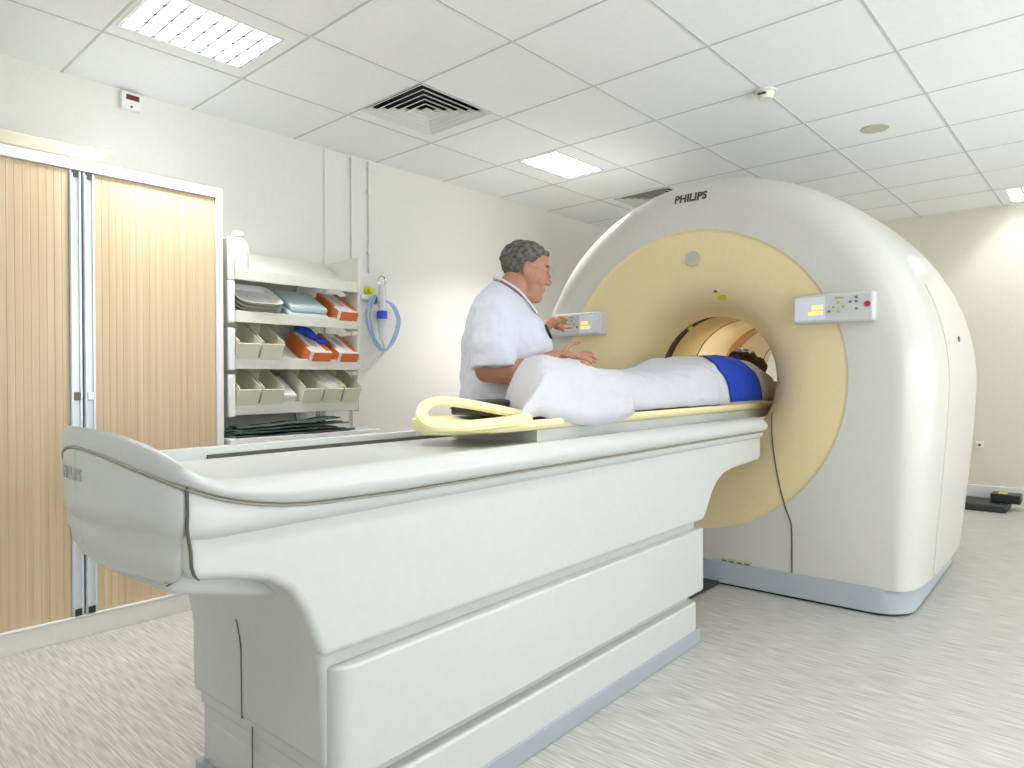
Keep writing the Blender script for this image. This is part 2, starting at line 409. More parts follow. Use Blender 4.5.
# ------------------------------------------------------------------ tambour cabinet
cx0, cx1, cf, cz = -0.665, 0.55, -0.45, 2.0
t = thing('tambour_cabinet', 'tall white cabinet with two light wood slatted sliding doors', 'cabinet', (0, -.22, 0))
b = bmesh.new()
box(b, cx0, cx0 + .03, cf, -.002, .085, cz); box(b, cx1 - .032, cx1, cf, -.002, .085, cz)
box(b, cx0 + .03, cx1 - .032, cf, -.002, 1.955, cz); box(b, cx0 + .03, cx1 - .032, cf, -.002, .085, .093); box(b, cx0 + .03, cx1 - .032, -.03, -.002, .093, 1.955)
finish(b, 'body', M['white_metal'], t, t, bevel=.002)
finish(BX(cx0, cx1, cf + .002, -.002, 0, .0845), 'plinth', M['baseboard'], t, t, bevel=.002)
def tambour(x0, x1):
    b = bmesh.new(); pitch = 0.0275; n = max(1, round((x1 - x0) / pitch)); p = (x1 - x0) / n
    poly = []
    for k in range(n):
        a = x0 + k * p
        poly += [(a, cf + .0142), (a + .0025, cf + .0125), (a + p - .0025, cf + .0125), (a + p, cf + .0142)]
    poly += [(x1, cf + .03), (x0, cf + .03)]
    prism(b, poly, .0945, 1.953, 'z')
    return b
xm = -.048
d = finish(tambour(cx0 + .032, xm - .047), 'door', M['wood'], t, t, smooth=False)
d2 = finish(tambour(xm + .047, cx1 - .034), 'door', M['wood'], t, t, smooth=False)
for par, a, c in ((d, xm - .046, xm - .004), (d2, xm + .004, xm + .046)):
    b = bmesh.new(); box(b, a, c, cf + .006, cf + .03, .0945, 1.953); box(b, a + .002, a + .01, cf - .004, cf + .006, .125, 1.94); box(b, c - .010, c - .002, cf - .004, cf + .006, .125, 1.94)
    finish(b, 'handle_profile', M['alu'], par, t, smooth=False)
    for z in (.096, 1.925): finish(BX(a + .009, c - .009, cf - .002, cf + .02, z, z + .027), 'end_stop', M['dark'], par, t, smooth=False)
    b = BX(a + .008, c - .008, cf - .008, cf + .01, .995, 1.03); finish(b, 'lock', M['chrome' if par is d2 else 'btn'], par, t, bevel=.003)
# foam lid on the cabinet
b = bmesh.new()
out = [(-.60, 0), (.00, 0), (.03, .012), (.045, .05), (.06, .068), (.03, .06), (-.02, .062), (-.05, .052), (-.12, .058), (-.25, .056), (-.60, .058)]
prism(b, [(x, cz + z + .001) for x, z in out], cf + .0, -.12)
o = finish(b, 'packing_lid', M['foam'], None, None, bevel=.006); tag(o, 'cream foam packing lid lying on top of the cabinet', 'lid')

# ------------------------------------------------------------------ shelving rack on its trolley
TR = 0.79
t = thing('side_table', 'low white side table behind the couch carrying the shelf rack', 'table', (1.03, -.24, 0))
finish(BX(.575, 1.47, -.47, -.025, TR - .03, TR), 'tabletop', M['white_metal'], t, t, bevel=.004)
for x in (.60, 1.42):
    for y in (-.44, -.08): finish(BX(x, x + .03, y, y + .03, 0, TR - .03), 'leg', M['alu'], t, t)
ZF = [1.585, 1.372, 1.137, .905]
RX0, RX1, RF, RB = .60, 1.385, -.385, -.035
rise = .19
t = thing('shelf_rack', 'white plastic rack of four sloping shelves beside the cabinet', 'shelf', (1.0, -.2, TR))
for z in ZF:
    b = bmesh.new()
    prism(b, [(RF, z), (RB, z + rise), (RB, z + rise + .012), (RF, z + .012)], RX0 + .016, RX1 - .016, 'x')
    o = finish(b, 'shelf', M['rack'], t, t, smooth=False)
    finish(BX(RX0 + .016, RX1 - .016, RF - .012, RF, z - .004, z + .055), 'front_strip', M['rack'], o, t, bevel=.003)
    top = .21 if z == ZF[0] else .17
    finish(BX(RX0 + .016, RX1 - .016, RB, RB + .012, z + rise - .03, z + .2), 'back_panel', M['rack'], o, t, bevel=.002)
    for x in (RX0, RX1 - .016):
        b = bmesh.new(); prism(b, [(RF - .014, z - .012), (RF + .10, z - .012), (RB + .012, z + rise - .06), (RB + .012, z + .2), (RF - .014, z + .2)], x, x + .016, 'x')
        finish(b, 'end_panel', M['rack'], o, t, bevel=.003)
    b = bmesh.new(); box(b, RX0 - .012, RX0 + .026, RF - .034, RF - .014, z - .012, z + .20)
    finish(b, 'end_bumper', M['white_metal'], o, t, bevel=.008, seg=3)
for x in (.70, 1.20):
    b = bmesh.new(); cyl(b, (x, RB + .022, TR), (x, RB + .022, 1.79), .011)
    finish(b, 'post', M['chrome'], t, t)
for x in (1.165, 1.20):
    b = bmesh.new(); cyl(b, (x, -.3, TR), (x, -.3, ZF[3] + .015), .011)
    finish(b, 'post', M['chrome'], t, t)
SL = math.atan2(rise, RB - RF)
def on_shelf(k, x, y, lift=.0125):   # frame lying on shelf k
    z = ZF[k] + (y - RF) / (RB - RF) * rise + lift
    return Matrix.Translation((x, y, z)) @ Matrix.Rotation(SL, 4, 'X')
def make_bin(k, x, wd, label, grp='open cream bins on the rack'):
    m = on_shelf(k, x, RF + .004)
    t = thing('storage_bin', label, 'bin', tuple(m.translation), 0, grp)
    t.rotation_euler = (SL, 0, 0); MW[t.name] = m
    b = bmesh.new(); L, h, th = .27, .135, .004
    box(b, 0, wd, 0, L, 0, th)
    box(b, 0, wd, 0, th, th, h * .92)
    box(b, 0, wd, L - th, L, th, h)
    for xx in (0, wd - th): box(b, xx, xx + th, th, L - th, th, h)
    finish(b, 'tub', M['bin'], t, t, local=True, smooth=False)
    b = bmesh.new(); box(b, -.002, wd + .002, -.004, .0, h * .92 - .008, h * .92)
    finish(b, 'rim', M['bin'], t, t, local=True, smooth=False)
    return t
b1 = ['empty cream bin at the left end of the lowest rack shelf', 'cream bin second from left on the lowest rack shelf',
      'cream bin right of the white roll on the lowest rack shelf', 'cream bin holding white papers on the lowest rack shelf',
      'cream bin at the right end of the lowest rack shelf']
for x, wd, lb in zip((.632, .762, .998, 1.128, 1.252), (.118, .118, .118, .112, .112), b1): make_bin(3, x, wd, lb)
b2 = ['cream bin at the left end of the third rack shelf', 'cream bin in the third rack shelf left of the white sleeve']
for x, wd, lb in zip((.632, .762), (.118, .118), b2): make_bin(2, x, wd, lb)
# white roll / carton in the lowest shelf
m = on_shelf(3, .888, RF + .012); b = bmesh.new(); box(b, 0, .085, 0, .22, 0, .085, mtx=m)
tag(finish(b, 'carton', M['paper'], None, None, bevel=.014, seg=3), 'white soft carton lying between bins on the lowest shelf', 'carton')
m = on_shelf(3, 1.134, RF + .02, .018); b = bmesh.new()
for k in range(4): box(b, .004 + .003 * k, .097, .01 + .01 * k, .22, .095 + .008 * k, .101 + .008 * k, mtx=m @ Matrix.Rotation(.03 * k, 4, 'Y'))
tag(finish(b, 'leaflet_pile', M['paper'], None, None, smooth=False), 'white leaflets filling a bin of the lowest shelf', 'papers')
m = on_shelf(2, .895, RF + .006); b = bmesh.new()
prism(b, [(0, 0), (.13, 0), (.13, .012), (0.0, .035)], 0, .27); bmesh.ops.transform(b, matrix=m, verts=b.verts)
tag(finish(b, 'paper_sleeve', M['paper'], None, None, smooth=False), 'flat white sleeve on the third shelf beside the orange boxes', 'papers')
def glove_box(k, x, lb, wd=.135, h=.088, opening=True):
    m = on_shelf(k, x, RF + .004); t = thing('glove_box', lb, 'box', tuple(m.translation), 0, 'orange and white glove boxes on the rack')
    t.rotation_euler = (SL, 0, 0); MW[t.name] = m; L = .25
    finish(BX(0, wd, 0, L, 0, h), 'carton', M['paper'], t, t, local=True, bevel=.002)
    b = bmesh.new(); box(b, .02, wd + .001, -.0015, 0, h * .25, h * .95); box(b, -.0015, 0, .0, L, .004, h)
    box(b, wd - .03, wd, .02, L, h, h + .0015); box(b, 0, .02, .06, L, h, h + .0015)
    finish(b, 'printed_panel', M['orange'], t, t, local=True, smooth=False)
    b = bmesh.new(); ell(b, (wd * .5, L * .55, h), (.022, .07, .003)); finish(b, 'slot', M['speaker'], t, t, local=True)
    return t
glove_box(1, 1.222, 'orange and white glove box on the second rack shelf')
glove_box(2, 1.045, 'orange glove box with blue gloves pulled out of it')
glove_box(2, 1.225, 'orange and white glove box at the right end of the third shelf')
# blue gloves coming out of the box
b = bmesh.new(); m = on_shelf(2, 1.10, RF + .10, .104)
limb(b, [(0, .10, .03), (.03, .05, .03), (.06, 0, .012)], [.024, .026, .02])
for k, (dx, dy) in enumerate(((.0, -.05), (.02, -.055), (.04, -.05), (.058, -.035), (-.04, .04))):
    limb(b, [(.05, -.0, .016), (.05 + dx * .7, dy * .6, .022), (.06 + dx, dy, .012)], [.011, .009, .008])
bmesh.ops.transform(b, matrix=m, verts=b.verts)
o = finish(b, 'nitrile_glove', M['glove'], None, None); tag(o, 'crumpled blue nitrile gloves bulging from an orange box', 'glove')
r = o.modifiers.new('remesh', 'REMESH'); r.mode = 'VOXEL'; r.voxel_size = .003; r.use_smooth_shade = True
# second shelf: stack of trays, pale blue pack
m = on_shelf(1, .665, RF + .01); t = thing('dish_stack', 'stack of off-white card trays on the second rack shelf', 'trays', tuple(m.translation))
t.rotation_euler = (SL, 0, 0); MW[t.name] = m
for k in range(4):
    b = bmesh.new(); z = .006 + .020 * k; rings = []
    for zz, e in ((z, .02), (z + .022, .0), (z + .026, -.008), (z + .022, .004), (z + .004, .024)):
        pts = []
        for q in range(28):
            a = 2 * PI * q / 28; cxx = math.copysign(abs(math.cos(a)) ** .45, math.cos(a)); cyy = math.copysign(abs(math.sin(a)) ** .45, math.sin(a))
            pts.append((.118 + (.118 - e) * cxx, .12 + (.115 - e) * cyy, zz))
        rings.append(pts)
    loft(b, rings)
    finish(b, 'tray', M['bin'] if k % 2 == 0 else M['paper'], t, t, local=True)
m = on_shelf(1, .94, RF + .01); b = bmesh.new(); box(b, 0, .24, 0, .25, 0, .045, mtx=m); box(b, .012, .235, .02, .25, .046, .08, mtx=m)
tag(finish(b, 'wipe_pack', M['paleblue'], None, None, bevel=.012, seg=3), 'pale blue wrapped pack on the second rack shelf', 'pack')
# plastic jug on top shelf
t = thing('plastic_jug', 'translucent white plastic bottle on the top rack shelf', 'bottle', (.69, -.315, ZF[0] + .06))
b = bmesh.new(); prof = [(.0, .0), (.054, .0), (.058, .01), (.058, .10), (.052, .13), (.036, .155), (.028, .165)]
loft(b, [[(r * math.cos(2 * PI * k / 24) * 1.0, r * math.sin(2 * PI * k / 24) * .8, z) for k in range(24)] for r, z in [(max(a, .002), c) for a, c in prof]])
finish(b, 'body', M['bottle'], t, t, local=True)
b = bmesh.new(); cyl(b, (0, 0, .163), (0, 0, .192), .032, .029, 24); finish(b, 'cap', M['bottle'], t, t, local=True, bevel=.004)
# dark green folded cloths
def cloth_layer(x0, x1, y0, y1, z, amp, seed, th=.008):
    b = bmesh.new(); nx, ny = 22, 8; R = []
    for i in range(nx + 1):
        row = []
        for j in range(ny + 1):
            u, v = i / nx, j / ny; x = x0 + (x1 - x0) * u + .012 * noise.noise(Vector((v * 3, seed, 0))); y = y0 + (y1 - y0) * v + .012 * noise.noise(Vector((u * 4, seed, 2)))
            row.append(b.verts.new((x, y, z + amp * (u ** 1.5) + .006 * (1 + noise.noise(Vector((u * 5, v * 3, seed)))))))
        R.append(row)
    for i in range(nx):
        for j in range(ny): b.faces.new((R[i][j], R[i + 1][j], R[i + 1][j + 1], R[i][j + 1]))
    return b
t = thing('folded_cloth', 'pile of dark green folded cloth under the rack', 'cloth', (.9, -.4, TR))
for k, (x1, amp) in enumerate(((1.30, .004), (1.18, .004), (1.26, .012), (1.20, .028))):
    o = finish(cloth_layer(.60 + .01 * k, x1, -.465, -.33, TR + .003 + .013 * k, amp, k * 3.3), 'fold', M['green'], t, t)
    s_ = o.modifiers.new('thickness', 'SOLIDIFY'); s_.thickness = .007; s_.offset = 1

# ------------------------------------------------------------------ wall suction / oxygen set
t = thing('oxygen_flowmeter', 'clear and blue oxygen flowmeter hanging on the wall beside the rack', 'flowmeter', (1.76, 0, 1.5))
b = bmesh.new(); box(b, 1.66, 1.86, -.03, 0, 1.60, 1.63); finish(b, 'wall_rail', M['white_metal'], t, t, bevel=.003)
b = bmesh.new(); cyl(b, (1.725, -.03, 1.66), (1.725, 0, 1.66), .028); cyl(b, (1.725, -.055, 1.66), (1.725, -.03, 1.66), .018); finish(b, 'outlet', M['label'], t, t)
b = bmesh.new(); cyl(b, (1.80, -.06, 1.53), (1.80, -.06, 1.70), .024); finish(b, 'gauge_tube', M['clear'], t, t)
b = bmesh.new(); cyl(b, (1.80, -.06, 1.475), (1.80, -.06, 1.53), .036, .034); finish(b, 'humidifier_cap', M['glove'], t, t, bevel=.004)
b = bmesh.new(); cyl(b, (1.80, -.06, 1.34), (1.80, -.06, 1.475), .022, .034); finish(b, 'humidifier_cup', M['clear'], t, t)
b = bmesh.new(); tube(b, [(1.80 + .03 * math.cos(a * PI / 8), -.06, 1.725 + .035 * math.sin(a * PI / 8)) for a in range(0, 16)], .006, closed=True); finish(b, 'hook_ring', M['chrome'], t, t)
b = bmesh.new(); ell(b, (1.745, -.06, 1.60), (.018, .014, .03)); finish(b, 'valve', M['green'], t, t)
b = bmesh.new()
for off in (0, .018):
    tube(b, spline([(1.72 + off, -.07, 1.62), (1.66 + off, -.08 - off, 1.50), (1.70 + off, -.08, 1.36), (1.79 + off, -.07, 1.27), (1.88 - off, -.08, 1.33), (1.93 - off, -.08, 1.46), (1.90 - off, -.07, 1.56), (1.83, -.06, 1.60)], 8), .008)
tag(finish(b, 'oxygen_hose', M['tube'], None, None), 'coil of pale blue tubing hanging on the wall', 'hose')
b = bmesh.new(); tube(b, spline([(1.80, -.06, 1.34), (1.82, -.05, 1.26), (1.72, -.05, 1.18), (1.62, -.04, 1.12)], 8), .006)
tag(finish(b, 'clear_tubing', M['clear'], None, None), 'clear tube drooping below the blue coil on the wall', 'tube')

# ------------------------------------------------------------------ floor mat and battery by the far wall
b = BX(5.62, 6.0, -3.02, -2.55, 0, .06)
tag(finish(b, 'foot_scale', M['dark'], None, None, bevel=.01), 'flat black platform on the floor by the far wall', 'platform')
t = thing('power_adapter', 'black box with a yellow sticker lying on the black floor platform', 'box', (5.85, -2.98, .06))
finish(BX(-.1, .06, -.12, .08, .001, .075), 'case', M['black'], t, t, local=True, bevel=.008)
finish(BX(-.08, .02, -.03, .03, .075, .077), 'sticker', M['label'], t, t, local=True)

# ------------------------------------------------------------------ scanner gantry
RZ = math.radians(1.5)
G = thing('ct_scanner', 'large round white and cream CT scanner gantry with a ring opening', 'scanner', (2.4, -1.97, 0), RZ)
HC = 1.06; RO = 1.16
PROF = [(0.0, .955), (.004, .985), (.014, 1.015), (.034, 1.045), (.064, 1.072), (.105, 1.095), (.16, 1.113), (.23, 1.126), (.32, 1.137), (.46, 1.146), (.64, 1.153), (.85, 1.158), (1.05, 1.157), (1.2, 1.148), (1.30, 1.13), (1.36, 1.10), (1.395, 1.06), (1.41, 1.0), (1.412, .93)]
def side_t(h): return RO - .10 * ((HC - h) / HC) ** 1.4 if h < HC else RO
HB = .12
def contour(R):
    d = RO - R; pts = []
    nU, nS, nB = 56, 16, 24
    for k in range(nU + 1):
        a = PI * k / nU; pts.append((R * math.cos(a), HC + R * math.sin(a)))     # +t side over the top to -t side
    for k in range(1, nS + 1):
        h = HC + (HB - HC) * k / nS; f = 1 - .45 * (k / nS) ** 1.5; pts.append((-(side_t(h) - d * f), h))
    tl = pts[-1][0]
    for k in range(1, nB): pts.append((tl + (-2 * tl) * k / nB, HB))
    for k in range(nS, 0, -1):
        h = HC + (HB - HC) * k / nS; f = 1 - .45 * (k / nS) ** 1.5; pts.append(((side_t(h) - d * f), h))
    return pts
b = bmesh.new()
rings = [[(s, tt, h) for tt, h in contour(R)] for s, R in PROF]
mid = contour(.955); RY = .80; TC0 = .02; HR0 = HC + .015
circ = []
for tt, h in mid:
    a = math.atan2(h - HC, tt); circ.append((a, TC0 + RY * math.cos(a), HC + .015 + RY * math.sin(a)))
front_circ = [(0.0, x, z) for _, x, z in circ]
backc = [(1.412, x * .7, HC + (z - HC) * .7) for _, x, z in circ]
loft(b, [front_circ] + rings + [backc], cap=False)
# thickness at the ring edge
shell = finish(b, 'shell', M['gantry'], G, G, local=True, angle=50)
# front ring funnel
FUN = [(0.0, .80), (.004, .797), (.006, .78), (.012, .70), (.022, .62), (.04, .55), (.07, .49), (.11, .445), (.16, .41), (.21, .385), (.26, .368), (.30, .36), (.33, .358)]
def revolve0(prof, n=96, off=0.0):
    b = bmesh.new(); loft(b, [[(s, TC0 * (1 - min(1, s / .3)) + R * math.cos(2 * PI * k / n), HC + off + R * math.sin(2 * PI * k / n)) for k in range(n)] for s, R in prof], cap=False); return b
fun = finish(revolve0(FUN, off=.015), 'bore_flare', M['yellow'], G, G, local=True, angle=60)
def flare_s(tt, h):
    s = 0.0
    for _ in range(6):
        R = math.hypot(tt - TC0 * (1 - min(1, s / .3)), h - HR0); n = 0.0 if R >= .80 else .33
        for (s0, r0), (s1, r1) in zip(FUN, FUN[1:]):
            if r1 <= R <= r0: n = s0 + (s1 - s0) * (r0 - R) / max(r0 - r1, 1e-6)
        s = n
    return s
def seg(name, prof, m, ang=40): return finish(revolve0(prof, off=.015), name, m, G, G, local=True, angle=ang)
seg('bore_gap', [(.33, .358), (.335, .385), (.44, .385), (.445, .372)], M['seam'])
seg('front_bore_tube', [(.445, .372), (.78, .372)], M['bore'])
seg('bore_seam', [(.78, .372), (.783, .38), (.793, .38), (.796, .372)], M['seam'])
seg('middle_bore_tube', [(.796, .372), (1.24, .372)], M['bore_light'])
seg('bore_ring', [(1.24, .372), (1.243, .364), (1.40, .364), (1.403, .372)], M['bore_orange'])
seg('bore_seam', [(1.403, .372), (1.406, .38), (1.416, .38), (1.42, .372)], M['seam'])
seg('rear_bore_tube', [(1.42, .372), (1.98, .372)], M['bore_light'])
seg('bore_seam', [(1.98, .372), (1.983, .38), (1.993, .38), (1.996, .372)], M['seam'])
seg('rear_bore_flare', [(1.996, .372), (2.10, .375), (2.18, .40), (2.24, .44), (2.27, .50), (2.28, .56)], M['bore_light'], 60)
seg('rear_housing', [(1.35, .90), (2.10, .90), (2.2, .87), (2.26, .80), (2.28, .70), (2.28, .55)], M['gantry'], 60)
b = bmesh.new(); box(b, 1.42, 2.2, -.62, .62, 0, .55); finish(b, 'rear_stand', M['gantry'], G, G, local=True, bevel=.02)
# back ring between flare and shell
# gantry surface depth at radius R
def s_of_R(R):
    if R <= .955: return 0.0
    for (s0, r0), (s1, r1) in zip(PROF, PROF[1:]):
        if r0 <= R <= r1: return s0 + (s1 - s0) * (R - r0) / (r1 - r0)
    return .3
# kick base
def rrect(x0, x1, y0, y1, r, n=6):
    P = []
    for cx, cy, a0 in ((x1 - r, y1 - r, 0), (x0 + r, y1 - r, 90), (x0 + r, y0 + r, 180), (x1 - r, y0 + r, 270)):
        for k in range(n + 1):
            a = math.radians(a0 + 90 * k / n); P.append((cx + r * math.cos(a), cy + r * math.sin(a)))
    return P
b = bmesh.new(); prism(b, rrect(-.012, 1.37, -1.03, 1.03, .16), .012, HB + .004, 'z'); finish(b, 'kick_base', M['base'], G, G, local=True)
b = bmesh.new(); prism(b, rrect(.0, 1.36, -1.02, 1.02, .15), .0, .012, 'z'); finish(b, 'foot_gap', M['black'], G, G, local=True)  # black slab stands in for the dark gap at the floor
# seams
b = bmesh.new()
pts = []
for p in spline([(-.385, .90, 0), (-.405, .80, 0), (-.43, .68, 0), (-.466, .525, 0), (-.500, .42, 0), (-.519, .37, 0), (-.524, .30, 0), (-.524, .20, 0), (-.524, .125, 0)], 6):
    pts.append((flare_s(p.x, p.y) - .0015, p.x, p.y))
tube(b, pts, .0035, 6); finish(b, 'front_seam', M['seam'], G, G, local=True)
for sgn in (-1, 1):
    b = bmesh.new(); pts = []
    for k in range(30):
        h = 1.52 - (1.52 - .125) * k / 29
        ss = .31 + .05 * max(0, (.5 - h) / .4) ** 2
        R = interp(PROF, ss)
        if h > HC: tt = math.sqrt(max(R * R - (h - HC) ** 2, 0))
        else:
            kk = (HC - h) / (HC - HB); tt = side_t(h) - (RO - R) * (1 - .45 * kk ** 1.5)
        pts.append((ss, sgn * tt, h))
    tube(b, pts, .003, 6); finish(b, 'side_seam', M['speaker'], G, G, local=True)
# connector bay in the lower front cover
b = bmesh.new(); box(b, -.006, .01, -.325, -.165, .098, .142); o = finish(b, 'connector_bay', M['speaker'], G, G, local=True)
b = bmesh.new()
for k in range(4): box(b, -.010, -.005, -.315 + .04 * k, -.29 + .04 * k, .106, .132)
finish(b, 'connector', M['btn'], o, G, local=True)
# brand lettering following the rounded rim
b = text_bm('PHILIPS', .060, .0015, .0022)
for v in b.verts:
    x, y, z = v.co; tt = -x * .98 + .01; h = 2.052 + y; R = math.hypot(tt, h - HC); v.co = (s_of_R(R) - .002 - z, tt, h)
finish(b, 'lettering', M['letter'], G, G, local=True, smooth=False)
# control panels
def control_panel(tc, mirror):
    # local: centre t = tc, h 1.405
    sg = -1 if mirror else 1
    P = thing('tmp', 'x', 'x'); bpy.data.objects.remove(P)
    def bx(bm, s0, s1, u0, u1, h0, h1): box(bm, s0, s1, *(sorted((tc + sg * u0, tc + sg * u1))), h0, h1)
    b = bmesh.new(); bx(b, -.055, .03, -.176, .176, 1.336, 1.474)
    body = finish(b, 'control_panel', M['panel'], G, G, local=True, bevel=.014, seg=3)
    b = bmesh.new(); bx(b, -.057, -.055, .030, .166, 1.352, 1.458); scr = finish(b, 'screen', M['screen'], body, G, local=True)
    b = bmesh.new()
    for (u0, u1, h0, h1) in ((.040, .052, 1.400, 1.418), (.056, .070, 1.400, 1.418), (.074, .088, 1.400, 1.418), (.040, .054, 1.374, 1.390), (.058, .072, 1.374, 1.390), (.076, .090, 1.374, 1.390), (.094, .104, 1.374, 1.388)):
        bx(b, -.0585, -.057, u0, u1, h0, h1)
    finish(b, 'digits', M['digits'], scr, G, local=True)
    def dots(name, L, m, r=.006):
        for u, h in L:
            b = bmesh.new(); cyl(b, (-.060, tc + sg * u, h), (-.054, tc + sg * u, h), r, n=14); finish(b, name, m, body, G, local=True)
    dots('button', [(-.028, 1.428), (-.028, 1.384), (-.008, 1.405), (-.048, 1.407)], M['btn_green'])
    dots('button', [(-.104, 1.446), (-.104, 1.426), (-.079, 1.426), (-.104, 1.394), (.012, 1.388)], M['btn'])
    dots('stop_button', [(-.150, 1.412)], M['red'], .013)
    b = bmesh.new(); bx(b, -.057, -.055, -.050, -.012, 1.445, 1.451); finish(b, 'mark', M['btn_orange'], body, G, local=True)
control_panel(-.722, False)
control_panel(.722, True)
# small labels on the flare
def decal(name, tt, h, w_, hh, m, ds=.0025, tilt=0):
    b = bmesh.new(); q = []
    for dt, dh in ((-w_/2, -hh/2), (w_/2, -hh/2), (w_/2, hh/2), (-w_/2, hh/2)):
        c_, s_ = math.cos(tilt), math.sin(tilt); a, c = tt + dt * c_ - dh * s_, h + dt * s_ + dh * c_
        q.append((flare_s(a, c) - ds, a, c))
    loft(b, [q, [(s + .002, a, c) for s, a, c in q]]); return finish(b, name, m, G, G, local=True, smooth=False)
decal('warning_label', -.125, 1.512, .055, .022, M['label'])
decal('warning_label', .165, 1.375, .034, .018, M['label'], tilt=-.6)
decal('warning_label', -.40, 1.065, .025, .038, M['label'])
decal('laser_window', -.10, 1.545, .02, .012, M['btn'])
b = bmesh.new(); cyl(b, (.008, .0, 1.725), (.0145, 0, 1.725), .040, n=28); finish(b, 'microphone_disc', M['speaker'], G, G, local=True)
for k in range(2):
    b = bmesh.new(); ell(b, (.62 + .03 * k, -1.135, 1.27 - .06 * k), (.012, .006, .016)); finish(b, 'side_button', M['btn'], G, G, local=True)
# area light added inside the bore for its warm glow
l = bpy.data.lights.new('bore_glow', 'AREA'); l.shape = 'RECTANGLE'; l.size = .35; l.size_y = .04; l.energy = 3.0; l.color = (1, .95, .82)
lo = bpy.data.objects.new('bore_glow', l); COL.objects.link(lo); lo.parent = G; lo.location = (.85, 0, HC + .36)
# cable cover plate between couch and gantry
b = BX(2.02, 2.46, -2.13, -1.85, 0, .018)
tag(finish(b, 'cable_cover', M['dark'], None, None, bevel=.004), 'dark metal cable cover on the floor between couch and scanner', 'cable cover')

# ------------------------------------------------------------------ patient couch
T = thing('patient_couch', 'long white scanner couch with moulded sides reaching the gantry', 'couch', (0, -2.10, 0), RZ)
body_poly = [(-.476, .822), (-.476, .74), (-.462, .716), (-.378, .701), (-.316, .683), (-.27, .652), (-.238, .60), (-.215, .54), (-.20, .50), (-.185, .492),
             (1.62, .487), (1.66, .492), (1.69, .53), (1.739, .59), (1.79, .63), (1.864, .658), (1.98, .672), (2.28, .68), (2.295, .70), (2.295, .822)]
b = bmesh.new(); prism(b, body_poly, -.345, -.27)
finish(b, 'upper_side_panel', M['table'], T, T, local=True, bevel=.030, seg=6, angle=30)
body_far = [(-.475, .822), (-.475, .74), (-.458, .712), (-.40, .699), (-.345, .688), (-.305, .672), (-.270, .648), (-.240, .613), (-.216, .57), (-.198, .525), (-.185, .475), (-.1765, .42), (-.1755, .236),
            (1.63, .236), (1.63, .487)] + body_poly[11:]
b = bmesh.new(); prism(b, body_far, -.316, .30)
finish(b, 'pedestal_body', M['table'], T, T, local=True, bevel=.016, seg=3, angle=40)
# projecting band under the rail
band = []
b = bmesh.new()
rings = []
for s in [-.476, -.46, -.44, -.42, -.40, -.37, -.34, -.28, -.2, -.1, 0, .5, 1.0, 1.6, 2.2, 2.28]:
    top = interp([(-.476, .886), (-.43, .865), (-.38, .850), (-.32, .837), (-.25, .829), (-.19, .826), (0, .822), (2.3, .82)], s)
    lo_ = .800; n_ = interp([(-.476, .014), (-.46, .0055), (-.44, .001), (-.42, 0), (3, 0)], s); f_ = interp([(-.476, .087), (-.46, .054), (-.44, .024), (-.42, .007), (-.40, .001), (-.38, 0), (3, 0)], s)
    half = [(.343, lo_ - .012), (.352, lo_ - .008), (.3605, lo_ + .004), (.362, lo_ + .016), (.362, top - .006), (.357, top)]
    rings.append([(s, t_ - f_, h) for t_, h in half] + [(s, -t_ + n_, h) for t_, h in reversed(half)])
loft(b, rings); finish(b, 'side_band', M['table'], T, T, local=True, angle=50)
# foot end cap
b = bmesh.new(); rings = []
S0, S1 = -.545, -.476
PLAN = [(-.545, .0), (-.5449, .015), (-.5443, .035), (-.5425, .065), (-.540, .094), (-.535, .132), (-.529, .167), (-.522, .20), (-.515, .24), (-.507, .28), (-.499, .31), (-.489, .333), (-.476, .348), (-.46, .3565), (-.44, .361), (-.42, .362)]
PLANF = [(-.545, .0), (-.5449, .012), (-.5443, .028), (-.5425, .05), (-.540, .07), (-.535, .095), (-.529, .125), (-.522, .15), (-.515, .172), (-.507, .195), (-.499, .217), (-.489, .244), (-.476, .275), (-.46, .308), (-.44, .338), (-.42, .355), (-.40, .361), (-.38, .362)]
EB = [(.66, .10), (.675, .085), (.69, .055), (.715, .028), (.735, .016), (.76, .012), (.80, .010), (.801, 0), (1, 0)]
ss = [q[0] for q in PLAN if q[0] < -.475]
CRE = [(-.545, .945), (-.540, .938), (-.522, .920), (-.507, .905), (-.495, .895), (-.478, .886), (-.43, .865), (-.38, .850), (-.32, .837), (-.25, .829), (-.19, .826), (0, .822), (2.3, .82)]
TOPL = [(-.545, .986), (-.54, .984), (-.522, .975), (-.507, .960), (-.495, .947), (-.476, .928), (-.45, .911), (-.42, .899), (-.38, .893), (-.3, .892), (3, .892)]
for s in ss:
    k = max((s - S0) / (S1 - S0), 0.0)
    top = interp(CRE, s)
    def half(wv):
        wl = wv / .362 * .345
        return [(wv * .985, top), (wv, top - .01), (wv, .832), (wv * .99, .812), (wv * .975, .800), (wl * .985, .792), (wl * .985, .76), (wl * .975, .735), (wl * .94, .716), (wl * .74, .69), (wl * .35, .675)]
    P = [(s, t_, h) for t_, h in half(interp(PLANF, s))] + [(s, -t_, h) for t_, h in reversed(half(interp(PLAN, s)))]
    rings.append([(s_ + interp(EB, h) * (1 - .95 * k * k), t_, h) for (s_, t_, h) in P])
loft(b, rings); finish(b, 'end_cap', M['table'], T, T, local=True, angle=180)
# couch bowl bottom behind the cap
b = bmesh.new(); prism(b, [(-.474, .76), (-.474, .676), (-.40, .658), (-.30, .63), (-.18, .60), (-.1, .6), (-.1, .76)], -.26, .24); finish(b, 'tub_floor', M['table'], T, T, local=True, bevel=.02, seg=3)
